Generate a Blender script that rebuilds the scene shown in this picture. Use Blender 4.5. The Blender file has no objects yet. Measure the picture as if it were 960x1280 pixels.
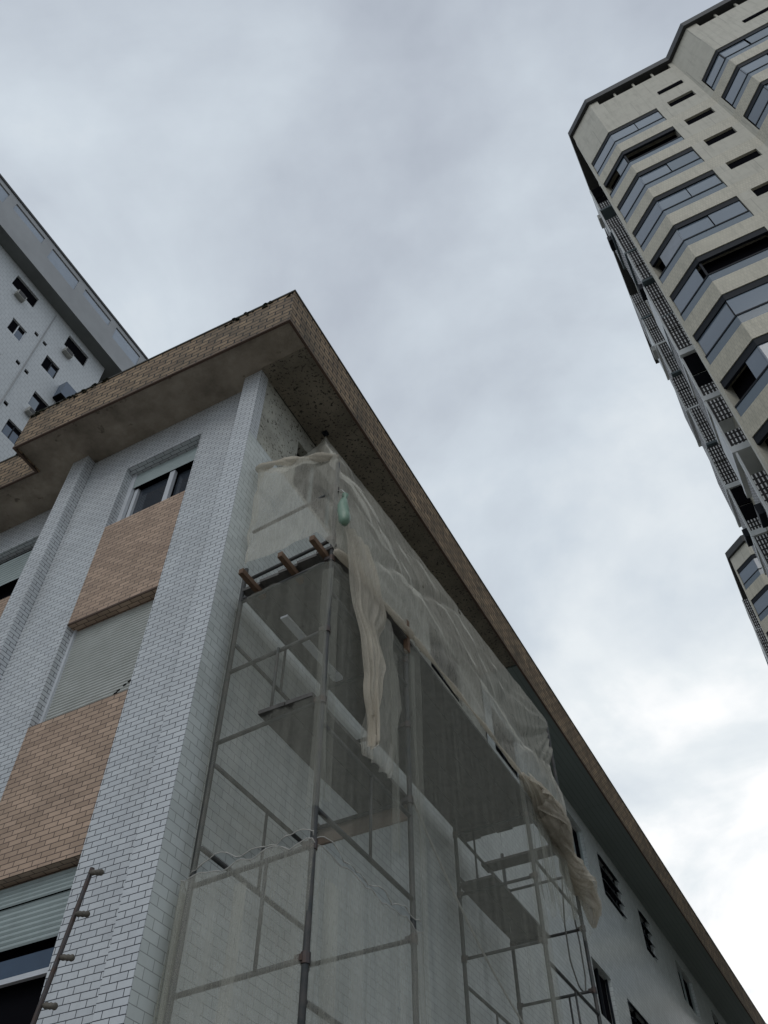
import bpy, math, random
from mathutils import Vector, Matrix, noise

random.seed(7)
sc = bpy.context.scene
COL = sc.collection
PI = math.pi

# ------------------------------------------------------------------ helpers
def tag(o, label=None, cat=None, group=None, kind=None):
    if label: o['label'] = label
    if cat: o['category'] = cat
    if group: o['group'] = group
    if kind: o['kind'] = kind
    return o

def thing(name, loc, label, cat, group=None):
    o = bpy.data.objects.new(name, None)
    o.empty_display_size = 0.3
    COL.objects.link(o)
    o.location = loc
    return tag(o, label, cat, group)

def root_loc(o):
    while o.parent is not None:
        o = o.parent
    return Vector(o.location)

class MB:
    def __init__(s):
        s.v = []; s.f = []
    def add(s, vs, fs):
        n = len(s.v)
        s.v += [tuple(p) for p in vs]
        s.f += [tuple(i + n for i in f) for f in fs]
    def quad(s, a, b, c, d):
        s.add([a, b, c, d], [(0, 1, 2, 3)])
    def box(s, x0, x1, y0, y1, z0, z1):
        s.add([(x0,y0,z0),(x1,y0,z0),(x1,y1,z0),(x0,y1,z0),(x0,y0,z1),(x1,y0,z1),(x1,y1,z1),(x0,y1,z1)],
              [(3,2,1,0),(4,5,6,7),(0,1,5,4),(1,2,6,5),(2,3,7,6),(3,0,4,7)])
    def obox(s, c, ax, ay, az, hx, hy, hz):
        c = Vector(c); ax = Vector(ax).normalized()*hx; ay = Vector(ay).normalized()*hy; az = Vector(az).normalized()*hz
        vs = [c+sx*ax+sy*ay+sz*az for sz in (-1,1) for sx, sy in ((-1,-1),(1,-1),(1,1),(-1,1))]
        s.add(vs, [(3,2,1,0),(4,5,6,7),(0,1,5,4),(1,2,6,5),(2,3,7,6),(3,0,4,7)])
    def prism(s, poly, z0, z1):
        n = len(poly)
        vs = [(x,y,z0) for x,y in poly]+[(x,y,z1) for x,y in poly]
        fs = [tuple(range(n))[::-1], tuple(range(n, 2*n))]
        fs += [(i,(i+1)%n,n+(i+1)%n,n+i) for i in range(n)]
        s.add(vs, fs)
    def tube(s, pts, r, n=8, rf=None, cap=True):
        pts = [Vector(p) for p in pts]
        m = len(pts); vs = []; fs = []
        t0 = (pts[1]-pts[0]).normalized()
        up = Vector((0,0,1)) if abs(t0.z) < .9 else Vector((1,0,0))
        side = t0.cross(up).normalized()
        for i, p in enumerate(pts):
            t = (pts[min(i+1,m-1)]-pts[max(i-1,0)]).normalized()
            side = (side - t*side.dot(t)).normalized()
            up2 = side.cross(t)
            for k in range(n):
                a = 2*PI*k/n
                rr = r if rf is None else rf(i/(m-1), a)
                vs.append(p + (side*math.cos(a)+up2*math.sin(a))*rr)
        for i in range(m-1):
            for k in range(n):
                fs.append((i*n+k, i*n+(k+1)%n, (i+1)*n+(k+1)%n, (i+1)*n+k))
        if cap:
            fs.append(tuple(range(n))[::-1]); fs.append(tuple((m-1)*n+k for k in range(n)))
        s.add(vs, fs)
    def build(s, name, mat, parent=None, smooth=False):
        me = bpy.data.meshes.new(name)
        off = root_loc(parent) if parent else Vector((0,0,0))
        me.from_pydata([tuple(Vector(p)-off) for p in s.v], [], s.f)
        me.materials.append(mat)
        me.validate(); me.update()
        if smooth:
            for p in me.polygons: p.use_smooth = True
        o = bpy.data.objects.new(name, me)
        COL.objects.link(o)
        if parent: o.parent = parent
        return o

def nz0(x): return noise.noise(Vector((x, 3.1, 7.7)))

def sheet(mb, axis, c, u0, u1, z0, z1, ops, depth):
    """wall sheet in plane axis=c with rectangular openings (u0,u1,z0,z1) and reveals of the given depth"""
    P = (lambda u, z, d=0: (c-d, u, z)) if axis == 'x' else (lambda u, z, d=0: (u, c+d, z))
    us = sorted({u0, u1} | {min(max(v, u0), u1) for o in ops for v in o[:2]})
    zs = sorted({z0, z1} | {min(max(v, z0), z1) for o in ops for v in o[2:]})
    for i in range(len(us)-1):
        for j in range(len(zs)-1):
            um = (us[i]+us[i+1])/2; zm = (zs[j]+zs[j+1])/2
            if any(o[0] < um < o[1] and o[2] < zm < o[3] for o in ops): continue
            mb.quad(P(us[i],zs[j]), P(us[i+1],zs[j]), P(us[i+1],zs[j+1]), P(us[i],zs[j+1]))
    for a, b, lo, hi in ops:
        if b <= u0 or a >= u1 or hi <= z0 or lo >= z1: continue
        mb.quad(P(a,lo), P(a,hi), P(a,hi,depth), P(a,lo,depth))
        mb.quad(P(b,lo), P(b,lo,depth), P(b,hi,depth), P(b,hi))
        mb.quad(P(a,lo), P(a,lo,depth), P(b,lo,depth), P(b,lo))
        mb.quad(P(a,hi), P(b,hi), P(b,hi,depth), P(a,hi,depth))

# ------------------------------------------------------------------ materials
def newmat(name):
    m = bpy.data.materials.new(name); m.use_nodes = True
    nt = m.node_tree
    b = nt.nodes['Principled BSDF']
    return m, nt, b

def nd(nt, typ, **kw):
    n = nt.nodes.new(typ)
    for k, v in kw.items(): setattr(n, k, v)
    return n

def math_(nt, op, a, b=None, clamp=False):
    n = nd(nt, 'ShaderNodeMath', operation=op, use_clamp=clamp)
    for i, v in enumerate((a, b)):
        if v is None: continue
        if isinstance(v, (int, float)): n.inputs[i].default_value = v
        else: nt.links.new(v, n.inputs[i])
    return n.outputs[0]

def mixc(nt, fac, a, b, mode='MIX'):
    n = nd(nt, 'ShaderNodeMix', data_type='RGBA', blend_type=mode)
    for i, v in ((0, fac), (6, a), (7, b)):
        if isinstance(v, (int, float)): n.inputs[i].default_value = v
        elif isinstance(v, tuple): n.inputs[i].default_value = v if len(v) == 4 else (*v, 1)
        else: nt.links.new(v, n.inputs[i])
    return n.outputs[2]

def ramp(nt, sock, stops):
    n = nd(nt, 'ShaderNodeValToRGB')
    cr = n.color_ramp
    while len(cr.elements) < len(stops): cr.elements.new(.5)
    for e, (p, c) in zip(cr.elements, stops):
        e.position = p
        e.color = (c, c, c, 1) if isinstance(c, (int, float)) else (*c, 1)
    nt.links.new(sock, n.inputs[0])
    return n.outputs[0]

def noise_(nt, vec, scale, detail=4, rough=.55):
    n = nd(nt, 'ShaderNodeTexNoise')
    n.inputs['Scale'].default_value = scale; n.inputs['Detail'].default_value = detail
    n.inputs['Roughness'].default_value = rough
    if vec is not None: nt.links.new(vec, n.inputs['Vector'])
    return n.outputs['Fac']

def objco(nt):
    return nd(nt, 'ShaderNodeTexCoord').outputs['Object']

def scaled(nt, vec, s):
    n = nd(nt, 'ShaderNodeVectorMath', operation='MULTIPLY')
    nt.links.new(vec, n.inputs[0]); n.inputs[1].default_value = s
    return n.outputs[0]

def wall_uv(nt):
    """(u, v) laid on the wall by the direction the face looks in"""
    co = objco(nt)
    sp = nd(nt, 'ShaderNodeSeparateXYZ'); nt.links.new(co, sp.inputs[0])
    g = nd(nt, 'ShaderNodeNewGeometry')
    tr = nd(nt, 'ShaderNodeVectorTransform', vector_type='NORMAL', convert_from='WORLD', convert_to='OBJECT')
    nt.links.new(g.outputs['True Normal'], tr.inputs[0])
    sn = nd(nt, 'ShaderNodeSeparateXYZ'); nt.links.new(tr.outputs[0], sn.inputs[0])
    ax = math_(nt, 'GREATER_THAN', math_(nt, 'ABSOLUTE', sn.outputs[0]), .72)
    az = math_(nt, 'GREATER_THAN', math_(nt, 'ABSOLUTE', sn.outputs[2]), .72)
    def sel(f, a, b):
        n = nd(nt, 'ShaderNodeMix', data_type='FLOAT')
        nt.links.new(f, n.inputs[0]); nt.links.new(a, n.inputs[2]); nt.links.new(b, n.inputs[3])
        return n.outputs[0]
    u = sel(ax, sp.outputs[0], sp.outputs[1])
    v = sel(az, sp.outputs[2], sp.outputs[1])
    cb = nd(nt, 'ShaderNodeCombineXYZ')
    nt.links.new(u, cb.inputs[0]); nt.links.new(v, cb.inputs[1])
    return cb.outputs[0], co

def brick_mat(name, c1, c2, mortar, bw, rh, ms, rough=.35, bump=.35, dirt=.25, dirtcol=(.06,.055,.045), shift=(0,0), vary=.0, wob=0., spec=.5, streak=0.):
    m, nt, b = newmat(name)
    uv, co = wall_uv(nt)
    if shift != (0,0):
        n = nd(nt, 'ShaderNodeVectorMath', operation='ADD'); nt.links.new(uv, n.inputs[0]); n.inputs[1].default_value = (*shift, 0); uv = n.outputs[0]
    if wob:
        nz = nd(nt, 'ShaderNodeTexNoise'); nz.inputs['Scale'].default_value = 2.3; nz.inputs['Detail'].default_value = 2
        nt.links.new(co, nz.inputs['Vector'])
        s = nd(nt, 'ShaderNodeVectorMath', operation='MULTIPLY_ADD')
        nt.links.new(nz.outputs['Color'], s.inputs[0]); s.inputs[1].default_value = (wob, wob, 0); nt.links.new(uv, s.inputs[2]); uv = s.outputs[0]
    br = nd(nt, 'ShaderNodeTexBrick')
    nt.links.new(uv, br.inputs['Vector'])
    br.inputs['Color1'].default_value = (*c1, 1); br.inputs['Color2'].default_value = (*c2, 1)
    br.inputs['Mortar'].default_value = (*mortar, 1)
    br.inputs['Scale'].default_value = 1
    br.inputs['Mortar Size'].default_value = ms
    br.inputs['Mortar Smooth'].default_value = .15
    br.inputs['Brick Width'].default_value = bw; br.inputs['Row Height'].default_value = rh
    col = br.outputs['Color']
    if vary:
        v = noise_(nt, co, 3.1, 5, .65)
        col = mixc(nt, vary, col, ramp(nt, v, [(.3, .35), (.7, 1.)]), 'MULTIPLY')
    if dirt:
        d = noise_(nt, co, 1.3, 7, .68)
        col = mixc(nt, math_(nt, 'MULTIPLY', ramp(nt, d, [(.48, 0.), (.78, 1.)]), dirt), col, dirtcol)
    if streak:
        d = noise_(nt, scaled(nt, co, (6, 6, .5)), 1.0, 5, .65)
        col = mixc(nt, math_(nt, 'MULTIPLY', ramp(nt, d, [(.5, 0.), (.75, 1.)]), streak), col, dirtcol)
    nt.links.new(col, b.inputs['Base Color'])
    b.inputs['Roughness'].default_value = rough
    b.inputs['Specular IOR Level'].default_value = spec
    bp = nd(nt, 'ShaderNodeBump'); bp.inputs['Strength'].default_value = bump; bp.inputs['Distance'].default_value = .006
    h = math_(nt, 'ADD', math_(nt, 'MULTIPLY', br.outputs['Fac'], -1.), math_(nt, 'MULTIPLY', noise_(nt, co, 9, 3), .9))
    nt.links.new(h, bp.inputs['Height']); nt.links.new(bp.outputs[0], b.inputs['Normal'])
    return m

def plain(name, col, rough=.6, metal=0., var=.25, scale=3., dark=None, bump=0., spec=.5, bscale=30.):
    m, nt, b = newmat(name)
    co = objco(nt)
    d = dark or tuple(c*.55 for c in col)
    f = math_(nt, 'MULTIPLY', ramp(nt, noise_(nt, co, scale, 6, .62), [(.35, 0.), (.75, 1.)]), var*2, True)
    nt.links.new(mixc(nt, f, col, d), b.inputs['Base Color'])
    b.inputs['Roughness'].default_value = rough; b.inputs['Metallic'].default_value = metal
    b.inputs['Specular IOR Level'].default_value = spec
    if bump:
        bp = nd(nt, 'ShaderNodeBump'); bp.inputs['Strength'].default_value = bump; bp.inputs['Distance'].default_value = .01
        nt.links.new(noise_(nt, co, bscale, 4), bp.inputs['Height']); nt.links.new(bp.outputs[0], b.inputs['Normal'])
    return m

def speckled(name, col, spot, scale, thr, stain, stainf):
    m, nt, b = newmat(name)
    co = objco(nt)
    n1 = noise_(nt, scaled(nt, co, (1, 1, .8)), scale, 3, .6)
    f = ramp(nt, n1, [(thr, 0.), (thr+.05, 1.)])
    c = mixc(nt, ramp(nt, noise_(nt, co, 1.6, 6, .65), [(.35, 0.), (.8, 1.)]), col, tuple(x*.45 for x in col))
    c = mixc(nt, f, c, spot)
    c = mixc(nt, math_(nt, 'MULTIPLY', ramp(nt, noise_(nt, co, .9, 6, .7), [(.45, 0.), (.7, 1.)]), stainf), c, stain)
    nt.links.new(c, b.inputs['Base Color']); b.inputs['Roughness'].default_value = .9
    bp = nd(nt, 'ShaderNodeBump'); bp.inputs['Strength'].default_value = .5; bp.inputs['Distance'].default_value = .01
    nt.links.new(math_(nt, 'SUBTRACT', noise_(nt, co, 40, 3), f), bp.inputs['Height']); nt.links.new(bp.outputs[0], b.inputs['Normal'])
    return m

def net_mat(name, col, a0, a1, weave=1.):
    """loose woven net: threads are opaque cloth, the holes between them are open"""
    m, nt, b = newmat(name)
    co = objco(nt)
    st = noise_(nt, scaled(nt, co, (14, 14, .7)), 1., 6, .7)
    bl = noise_(nt, co, 1.4, 5, .6)
    fine = noise_(nt, scaled(nt, co, (90, 90, 9)), 1., 2, .6)
    grain = noise_(nt, co, 130, 2, .7)
    fine = math_(nt, 'ADD', math_(nt, 'MULTIPLY', fine, .5), math_(nt, 'MULTIPLY', grain, .5))
    f = math_(nt, 'ADD', math_(nt, 'MULTIPLY', st, .36), math_(nt, 'ADD', math_(nt, 'MULTIPLY', bl, .24), math_(nt, 'MULTIPLY', fine, .40)))
    al = ramp(nt, f, [(.34, a0), (.66, a1)])
    hole = ramp(nt, noise_(nt, scaled(nt, co, (1, 1, .6)), 5.5, 4, .6), [(.275, .0), (.285, 1.)])   # torn spots
    al = math_(nt, 'MULTIPLY', al, hole)
    c = mixc(nt, ramp(nt, bl, [(.35, 0.), (.7, 1.)]), col, tuple(x*.72 for x in col))
    df = nd(nt, 'ShaderNodeBsdfDiffuse'); nt.links.new(c, df.inputs[0])
    tl = nd(nt, 'ShaderNodeBsdfTranslucent'); nt.links.new(c, tl.inputs[0])
    mx = nd(nt, 'ShaderNodeMixShader'); mx.inputs[0].default_value = .35
    nt.links.new(df.outputs[0], mx.inputs[1]); nt.links.new(tl.outputs[0], mx.inputs[2])
    tp = nd(nt, 'ShaderNodeBsdfTransparent')
    m2 = nd(nt, 'ShaderNodeMixShader')
    nt.links.new(al, m2.inputs[0]); nt.links.new(tp.outputs[0], m2.inputs[1]); nt.links.new(mx.outputs[0], m2.inputs[2])
    out = nt.nodes['Material Output']; nt.links.new(m2.outputs[0], out.inputs[0])
    nt.nodes.remove(b)
    return m

def lattice_mat(name, light, dark, bw, rh, ms):
    m, nt, b = newmat(name)
    uv, co = wall_uv(nt)
    br = nd(nt, 'ShaderNodeTexBrick'); br.offset = 0.
    nt.links.new(uv, br.inputs['Vector'])
    br.inputs['Color1'].default_value = (*light, 1); br.inputs['Color2'].default_value = tuple(c*.7 for c in light)+(1,)  # pale cells paint the lit holes of the lattice as solid colour
    br.inputs['Mortar'].default_value = (*dark, 1); br.inputs['Scale'].default_value = 1
    br.inputs['Mortar Size'].default_value = ms; br.inputs['Brick Width'].default_value = bw; br.inputs['Row Height'].default_value = rh
    nt.links.new(br.outputs['Color'], b.inputs['Base Color']); b.inputs['Roughness'].default_value = .7
    return m

M = {}
M['white_brick'] = brick_mat('white_brick', (.66,.69,.705), (.58,.61,.63), (.025,.03,.042), .145, .0535, .0036, rough=.38, dirt=.30, dirtcol=(.24,.24,.235), vary=.16, wob=.012, streak=.22)
M['white_brick_strip'] = brick_mat('white_brick_strip', (.66,.69,.705), (.59,.62,.64), (.025,.03,.042), .145, .0535, .0036, rough=.42, dirt=.18, dirtcol=(.22,.22,.22), shift=(.05,.02), vary=.12, wob=.01, streak=.12)
M['side_tile'] = brick_mat('side_tile', (.70,.745,.73), (.62,.665,.65), (.34,.36,.355), .165, .080, .0030, rough=.13, bump=.3, dirt=.25, dirtcol=(.30,.30,.27), vary=.15, spec=.5, streak=.15)
M['orange_brick'] = brick_mat('orange_brick', (.58,.42,.305), (.42,.30,.215), (.10,.07,.055), .150, .0535, .0045, rough=.6, dirt=.3, dirtcol=(.18,.11,.08), vary=.35)
M['eave_brick'] = brick_mat('eave_brick', (.44,.315,.19), (.27,.185,.11), (.022,.017,.012), .235, .096, .0115, rough=.75, dirt=.85, dirtcol=(.045,.038,.025), vary=.7, streak=.6)
M['plaster'] = speckled('soffit_plaster', (.42,.36,.285), (.20,.165,.125), 5, .66, (.11,.09,.065), .85)
M['concrete'] = speckled('bare_concrete', (.27,.235,.18), (.04,.034,.026), 30, .57, (.09,.08,.055), .55)
M['stripped'] = speckled('stripped_plaster', (.48,.475,.41), (.08,.07,.055), 30, .585, (.30,.29,.23), .4)
M['pvc'] = None
m, nt, b = newmat('soffit_boards')
uv, co = wall_uv(nt)
wv = nd(nt, 'ShaderNodeTexBrick'); wv.offset = 0; nt.links.new(uv, wv.inputs['Vector'])
wv.inputs['Color1'].default_value = (.17,.20,.185,1); wv.inputs['Color2'].default_value = (.155,.185,.17,1); wv.inputs['Mortar'].default_value = (.06,.07,.065,1)
wv.inputs['Scale'].default_value = 1; wv.inputs['Brick Width'].default_value = .1; wv.inputs['Row Height'].default_value = 6.0; wv.inputs['Mortar Size'].default_value = .0025
nt.links.new(wv.outputs['Color'], b.inputs['Base Color']); b.inputs['Roughness'].default_value = .5
M['pvc'] = m
M['mortar'] = plain('white_render', (.55,.57,.60), .7, var=.3, scale=2.5)
M['paint'] = plain('white_paint_metal', (.62,.65,.68), .4, var=.15)
M['shutter'] = plain('shutter_slats', (.50,.52,.49), .5, var=.3, scale=4, dark=(.33,.34,.31))
M['shutter_green'] = plain('green_grey_shutter', (.40,.47,.46), .45, var=.2, scale=4)
M['black'] = plain('dark_room', (.008,.008,.010), .95, var=0, spec=.0)  # near black stands in for the lack of light in the rooms
M['glass'] = plain('window_glass', (.05,.06,.075), .06, var=.1, spec=.8)
M['glass_blue'] = plain('blue_glass', (.05,.085,.14), .12, var=.2, spec=.8)
M['steel'] = plain('scaffold_steel', (.026,.033,.035), .55, 0., var=.22, scale=11, dark=(.15,.12,.10))
M['wood'] = plain('beam_wood', (.17,.105,.062), .75, var=.5, scale=11, dark=(.09,.05,.03), bump=.3)
M['deck'] = plain('deck_board', (.13,.125,.115), .85, var=.5, scale=7, dark=(.055,.052,.048), bump=.3)
M['toe'] = plain('toe_board_wood', (.30,.24,.19), .8, var=.4, scale=6)
M['coping'] = plain('dark_coping', (.07,.065,.058), .8, var=.6, scale=5, dark=(.025,.028,.018), bump=.5)
M['brown'] = plain('brown_lintel', (.10,.06,.04), .7, var=.3)
M['rust'] = plain('rusty_rod', (.075,.075,.08), .6, .5, var=.5, scale=20, dark=(.09,.05,.03))
M['insul'] = plain('old_insulator', (.13,.115,.09), .6, var=.5, scale=40, dark=(.05,.045,.035))
M['moss'] = plain('moss', (.035,.042,.02), .95, var=.5, scale=20)
M['ground'] = plain('ground_concrete', (.30,.285,.26), .9, var=.4, scale=.7, bump=.4)
M['net_low'] = net_mat('grey_net', (.66,.655,.57), .24, .52)
M['net_mid'] = net_mat('mid_net', (.54,.54,.465), .12, .42)
M['net_up'] = net_mat('beige_net', (.82,.79,.69), .18, .64)
M['cloth'] = net_mat('gathered_net', (.72,.66,.55), .34, .84)
M['rope'] = plain('white_rope', (.50,.49,.45), .8, var=.3, scale=20)
M['hose'] = plain('grey_cable', (.16,.16,.14), .6, var=.2)
M['bag'] = plain('green_plastic', (.19,.29,.215), .35, var=.4, scale=14, dark=(.10,.20,.13))
M['beige_tile'] = brick_mat('beige_tower_tile', (.53,.495,.39), (.48,.45,.35), (.40,.375,.30), .10, .20, .008, rough=.5, bump=.1, dirt=.3, dirtcol=(.24,.23,.18), streak=.5)
M['beige_wall'] = brick_mat('beige_tower_wall', (.51,.49,.41), (.49,.47,.39), (.36,.345,.29), 2.1, 3.0, .012, rough=.6, bump=.1, dirt=.35, dirtcol=(.25,.24,.19), streak=.5)
M['tower_coping'] = plain('tower_coping', (.032,.033,.032), .6, var=.3, scale=.7)
M['tower_glass'] = plain('balcony_glass', (.15,.19,.235), .08, var=.15, scale=.5, spec=.9)
M['tower_glass_low'] = plain('balcony_guard_glass', (.10,.14,.175), .15, var=.2, scale=.6, spec=.7)
M['frame_gap_dark'] = plain('dark_aluminium_gap_shade', (.012,.015,.020), .6, 0., var=.1, spec=.15)  # dark frames, and the painted shade of the gap over the balcony glass
M['tower_white'] = plain('white_concrete', (.74,.76,.76), .7, var=.3, scale=.8)
M['lattice'] = lattice_mat('lattice_blocks', (.85,.85,.85), (.012,.009,.010), .12, .26, .040)
M['terrace_glass'] = plain('terrace_glass', (.30,.35,.41), .12, var=.15, spec=.6)
M['tower_glass_b'] = plain('balcony_glass_curtained', (.22,.25,.285), .12, var=.3, scale=1.2, spec=.8)
M['tower_glass_c'] = plain('balcony_glass_dark', (.08,.115,.15), .06, var=.15, scale=.5, spec=.9)
M['teal_slab'] = plain('teal_slab', (.09,.125,.14), .5, var=.3)
M['pinstripe'] = brick_mat('white_tower_tile', (.54,.565,.575), (.515,.54,.55), (.33,.35,.36), .30, .28, .009, rough=.4, bump=.1, dirt=.15, dirtcol=(.36,.37,.37), streak=.15)
M['grey_panel'] = plain('grey_parapet', (.34,.35,.355), .6, var=.25, scale=.5)
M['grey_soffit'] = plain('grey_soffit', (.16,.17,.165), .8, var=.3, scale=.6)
M['ac'] = plain('air_conditioner_shell', (.40,.40,.37), .6, var=.4, scale=3)
M['ac_grille'] = plain('air_conditioner_grille', (.05,.05,.05), .6, var=.2)

# ------------------------------------------------------------------ ground
g = MB(); g.quad((-900,-900,0),(900,-900,0),(900,900,0),(-900,900,0))
tag(g.build('ground', M['ground']), 'pale concrete ground between the buildings', 'ground', kind='structure')

# ------------------------------------------------------------------ low apartment building
YW = .15          # main wall plane of the front; the pilasters stand proud of it at y = 0
ZS = 11.68        # soffit
ZT = 12.46        # top of the eave
B = thing('apartment_building', (0,0,0), 'low white tiled apartment building with wide brick eave and orange brick window panels', 'building')

w = MB()
FO = [(-2.2,-.965,9.83,11.05),(-2.2,-.965,5.16-1.36,5.16),(-2.2,-.965,6.80,8.16)]
PAN = [(-2.2,-.965,8.16,9.83),(-2.2,-.965,5.16,6.80),(-2.2,-.965,2.2,3.8)]
sheet(w, 'y', YW, -3.0, -.1, 0, ZS, [(-2.2,-.965,2.2,11.05)], .16)
w.build('front_wall', M['white_brick'], B)
w = MB(); sheet(w, 'y', .5, -14., -3.1, 0, ZS, [(-5.5,-4.1,2.2,11.08)], .16)
w.build('front_wall', M['white_brick'], B)
w = MB(); w.box(-.27,-.003,0,.16,0,ZS); w.build('corner_pilaster', M['white_brick_strip'], B)
w = MB(); w.box(-3.24,-2.96,0,.60,0,ZS); w.build('pilaster', M['white_brick'], B)
for x0, x1, lo, hi in PAN:
    w = MB(); w.box(x0, x1, YW+.002, YW+.2, lo, hi); w.build('brick_panel', M['orange_brick'], B)
for lo, hi in ((7.0,9.85),(3.9,5.9)):
    w = MB(); w.box(-5.5,-4.1,.502,.7,lo,hi if lo > 6 else hi); w.build('brick_panel', M['orange_brick'], B)

def slats(mb, x0, x1, y, z0, z1, n, amp=.012, skip=()):
    h = (z1-z0)/n
    for i in range(n):
        if i in skip: continue
        a = z0+i*h
        mb.add([(x0,y,a),(x1,y,a),(x1,y-amp,a+h*.35),(x0,y-amp,a+h*.35),(x1,y-amp,a+h*.8),(x0,y-amp,a+h*.8),(x1,y+.006,a+h*.97),(x0,y+.006,a+h*.97)],
               [(0,1,2,3),(3,2,4,5),(5,4,6,7)])

# top window: shutter raised a quarter, sliding panes behind
wd = MB(); wd.box(-2.2,-.965,.42,.44,9.83,11.05)
win = wd.build('window', M['black'], B)
f = MB(); f.box(-2.2,-2.13,.28,.33,9.83,11.05); f.box(-1.03,-.965,.28,.33,9.83,11.05); f.box(-2.13,-1.03,.28,.33,9.83,9.87)
f.box(-1.52,-1.44,.31,.36,9.87,10.74); f.box(-1.12,-1.06,.33,.37,9.87,10.74); f.box(-2.12,-2.06,.33,.37,9.87,10.74)
f.build('frame', M['paint'], win)
f = MB(); f.box(-2.06,-1.52,.372,.378,9.87,10.74); f.box(-1.44,-1.12,.392,.398,9.87,10.74); f.build('pane', M['glass'], win)
f = MB(); slats(f, -2.13,-1.03,.295,10.74,11.04,7,.004); f.build('shutter', M['shutter_green'], win)
# middle window: shutter fully down, lowest slats broken
wd = MB(); wd.box(-2.2,-.965,.36,.38,6.8,8.16)
win = wd.build('window', M['black'], B)
f = MB(); slats(f, -2.17,-.97,.29,6.83,8.16,34,.013)
s = f.build('shutter', M['shutter'], win)
f = MB()
for i in range(5):
    x = -1.32+i*.05+random.uniform(-.02,.02); z = 6.93+i*.02+random.uniform(-.02,.04)
    f = MB(); f.obox((x,.272,z),(1,0,.3),(0,1,0),(0,0,1),.016+.015*random.random(),.004,.005+.005*random.random()); f.build('broken_slat', M['black'], win)
f = MB(); f.box(-2.2,-2.165,.25,.33,6.8,8.16); f.build('frame', M['paint'], win)
# lower window: shutter half down
wd = MB(); wd.box(-2.2,-.965,.42,.44,3.8,5.16)
win = wd.build('window', M['black'], B)
f = MB(); slats(f, -2.2,-.97,.27,4.97,5.15,5,.008); slats(f, -2.2,-.97,.30,4.62,4.98,8,.010); f.build('shutter', M['shutter_green'], win)
f = MB(); f.box(-2.2,-.965,.31,.35,4.36,4.40); f.box(-2.2,-2.14,.31,.35,3.8,4.9); f.box(-2.2,-.965,.30,.34,4.955,4.968); f.build('frame', M['paint'], win)
f = MB(); f.box(-2.14,-.965,.33,.335,4.40,4.555); f.build('pane', M['glass_blue'], win)
# windows of the set-back left bay
wd = MB(); wd.box(-5.5,-4.1,.78,.80,9.85,11.08)
win = wd.build('window', M['black'], B)
f = MB(); f.box(-4.16,-4.1,.62,.67,9.85,11.08); f.box(-5.5,-4.16,.62,.67,9.85,9.97); f.build('frame', M['paint'], win)
f = MB(); slats(f, -5.5,-4.16,.63,10.42,11.0,10,.003); f.build('shutter', M['shutter_green'], win)
wd = MB(); wd.box(-5.5,-4.1,.68,.70,5.9,7.0); wd.build('window', M['black'], B)
wd = MB(); wd.box(-5.5,-4.1,.68,.70,2.2,3.9); wd.build('window', M['black'], B)
# dark lintel edges
f = MB()
f.box(-2.2,-.966,YW-.004,YW+.0015,8.155,8.175)
f.build('lintel', M['brown'], B)

# right wall: tiles to z = 10.25, tiles stripped above it as far as the boarded soffit
R1 = [(1.0,1.95),(5.0,6.15),(7.45,8.65),(11.1,12.2),(13.1,14.5),(15.95,16.75),(19.0,20.6),(22.5,23.6),(26.,27.5),(30.,31.5)]
RO = [(a,bb,10.35,11.30) for a, bb in R1]+[(a,bb,7.42,8.36) for a, bb in R1[3:]]+[(a,bb,4.4,5.4) for a, bb in R1[3:]]
t = MB(); s_ = MB()
sheet(t, 'x', 0., .003, 7.1, 0, 10.25, RO, .14)
sheet(t, 'x', 0., 7.1, 45., 0, ZS, RO, .14)
sheet(s_, 'x', -.014, .003, 7.1, 10.25, ZS, RO, .14)
t.quad((0,.003,10.25),(0,7.1,10.25),(-.014,7.1,10.25),(-.014,.003,10.25))
t.build('tiled_wall', M['side_tile'], B)
s_.build('stripped_wall', M['stripped'], B)
for i, (a, bb, lo, hi) in enumerate(RO):
    wd = MB(); wd.box(-.15,-.13,a,bb,lo,hi)
    win = wd.build('window', M['black'], B)
    f = MB(); mid = (a+bb)/2
    for y in (a+.02, mid, bb-.02): f.box(-.11,-.07,y-.02,y+.02,lo,hi)
    f.box(-.11,-.07,a+.04,mid-.02,lo,lo+.04); f.box(-.11,-.07,mid+.02,bb-.04,lo,lo+.04)
    f.build('frame', M['frame_gap_dark'] if i % 3 else M['shutter_green'], win)
    if i in (4,5,11):                      # tilted louvre panes
        f = MB(); n = 4
        for k in range(n):
            z = lo+.10+(hi-lo-.14)*k/(n-1)
            f.obox((-.02,mid,z),(1,0,-.9),(0,1,0),(.9,0,1),.075,(bb-a)/2-.03,.006)
        f.build('louvre_pane', M['glass'], win)
# end and back walls, roof
w = MB(); w.box(-13.9,-.05,44.8,45.,0,ZS); w.box(-14.,-13.8,.5,45.,0,ZS); w.build('rear_wall', M['mortar'], B)
OUT = [(.73,45.1),(.73,-.46),(-3.79,-.63),(-3.80,-.157),(-14.1,-.54),(-14.1,45.1)]
INN = [(.69,45.0),(.69,-.42),(-3.75,-.59),(-3.76,-.117),(-14.,-.50),(-14.,45.)]
w = MB()
n = 5
for i in range(5):
    a, b2 = OUT[i], OUT[i+1] if i < 5 else OUT[0]
for i in ([0,1,2,3]):
    o1, o2, i1, i2 = OUT[i], OUT[i+1], INN[i], INN[i+1]
    w.add([(*o1,ZS-.02),(*o2,ZS-.02),(*i2,ZS-.02),(*i1,ZS-.02),(*o1,ZT),(*o2,ZT),(*i2,ZT),(*i1,ZT)],
          [(0,4,5,1),(0,1,2,3),(4,7,6,5),(2,6,7,3)])
w.build('eave_fascia', M['eave_brick'], B)
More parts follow.
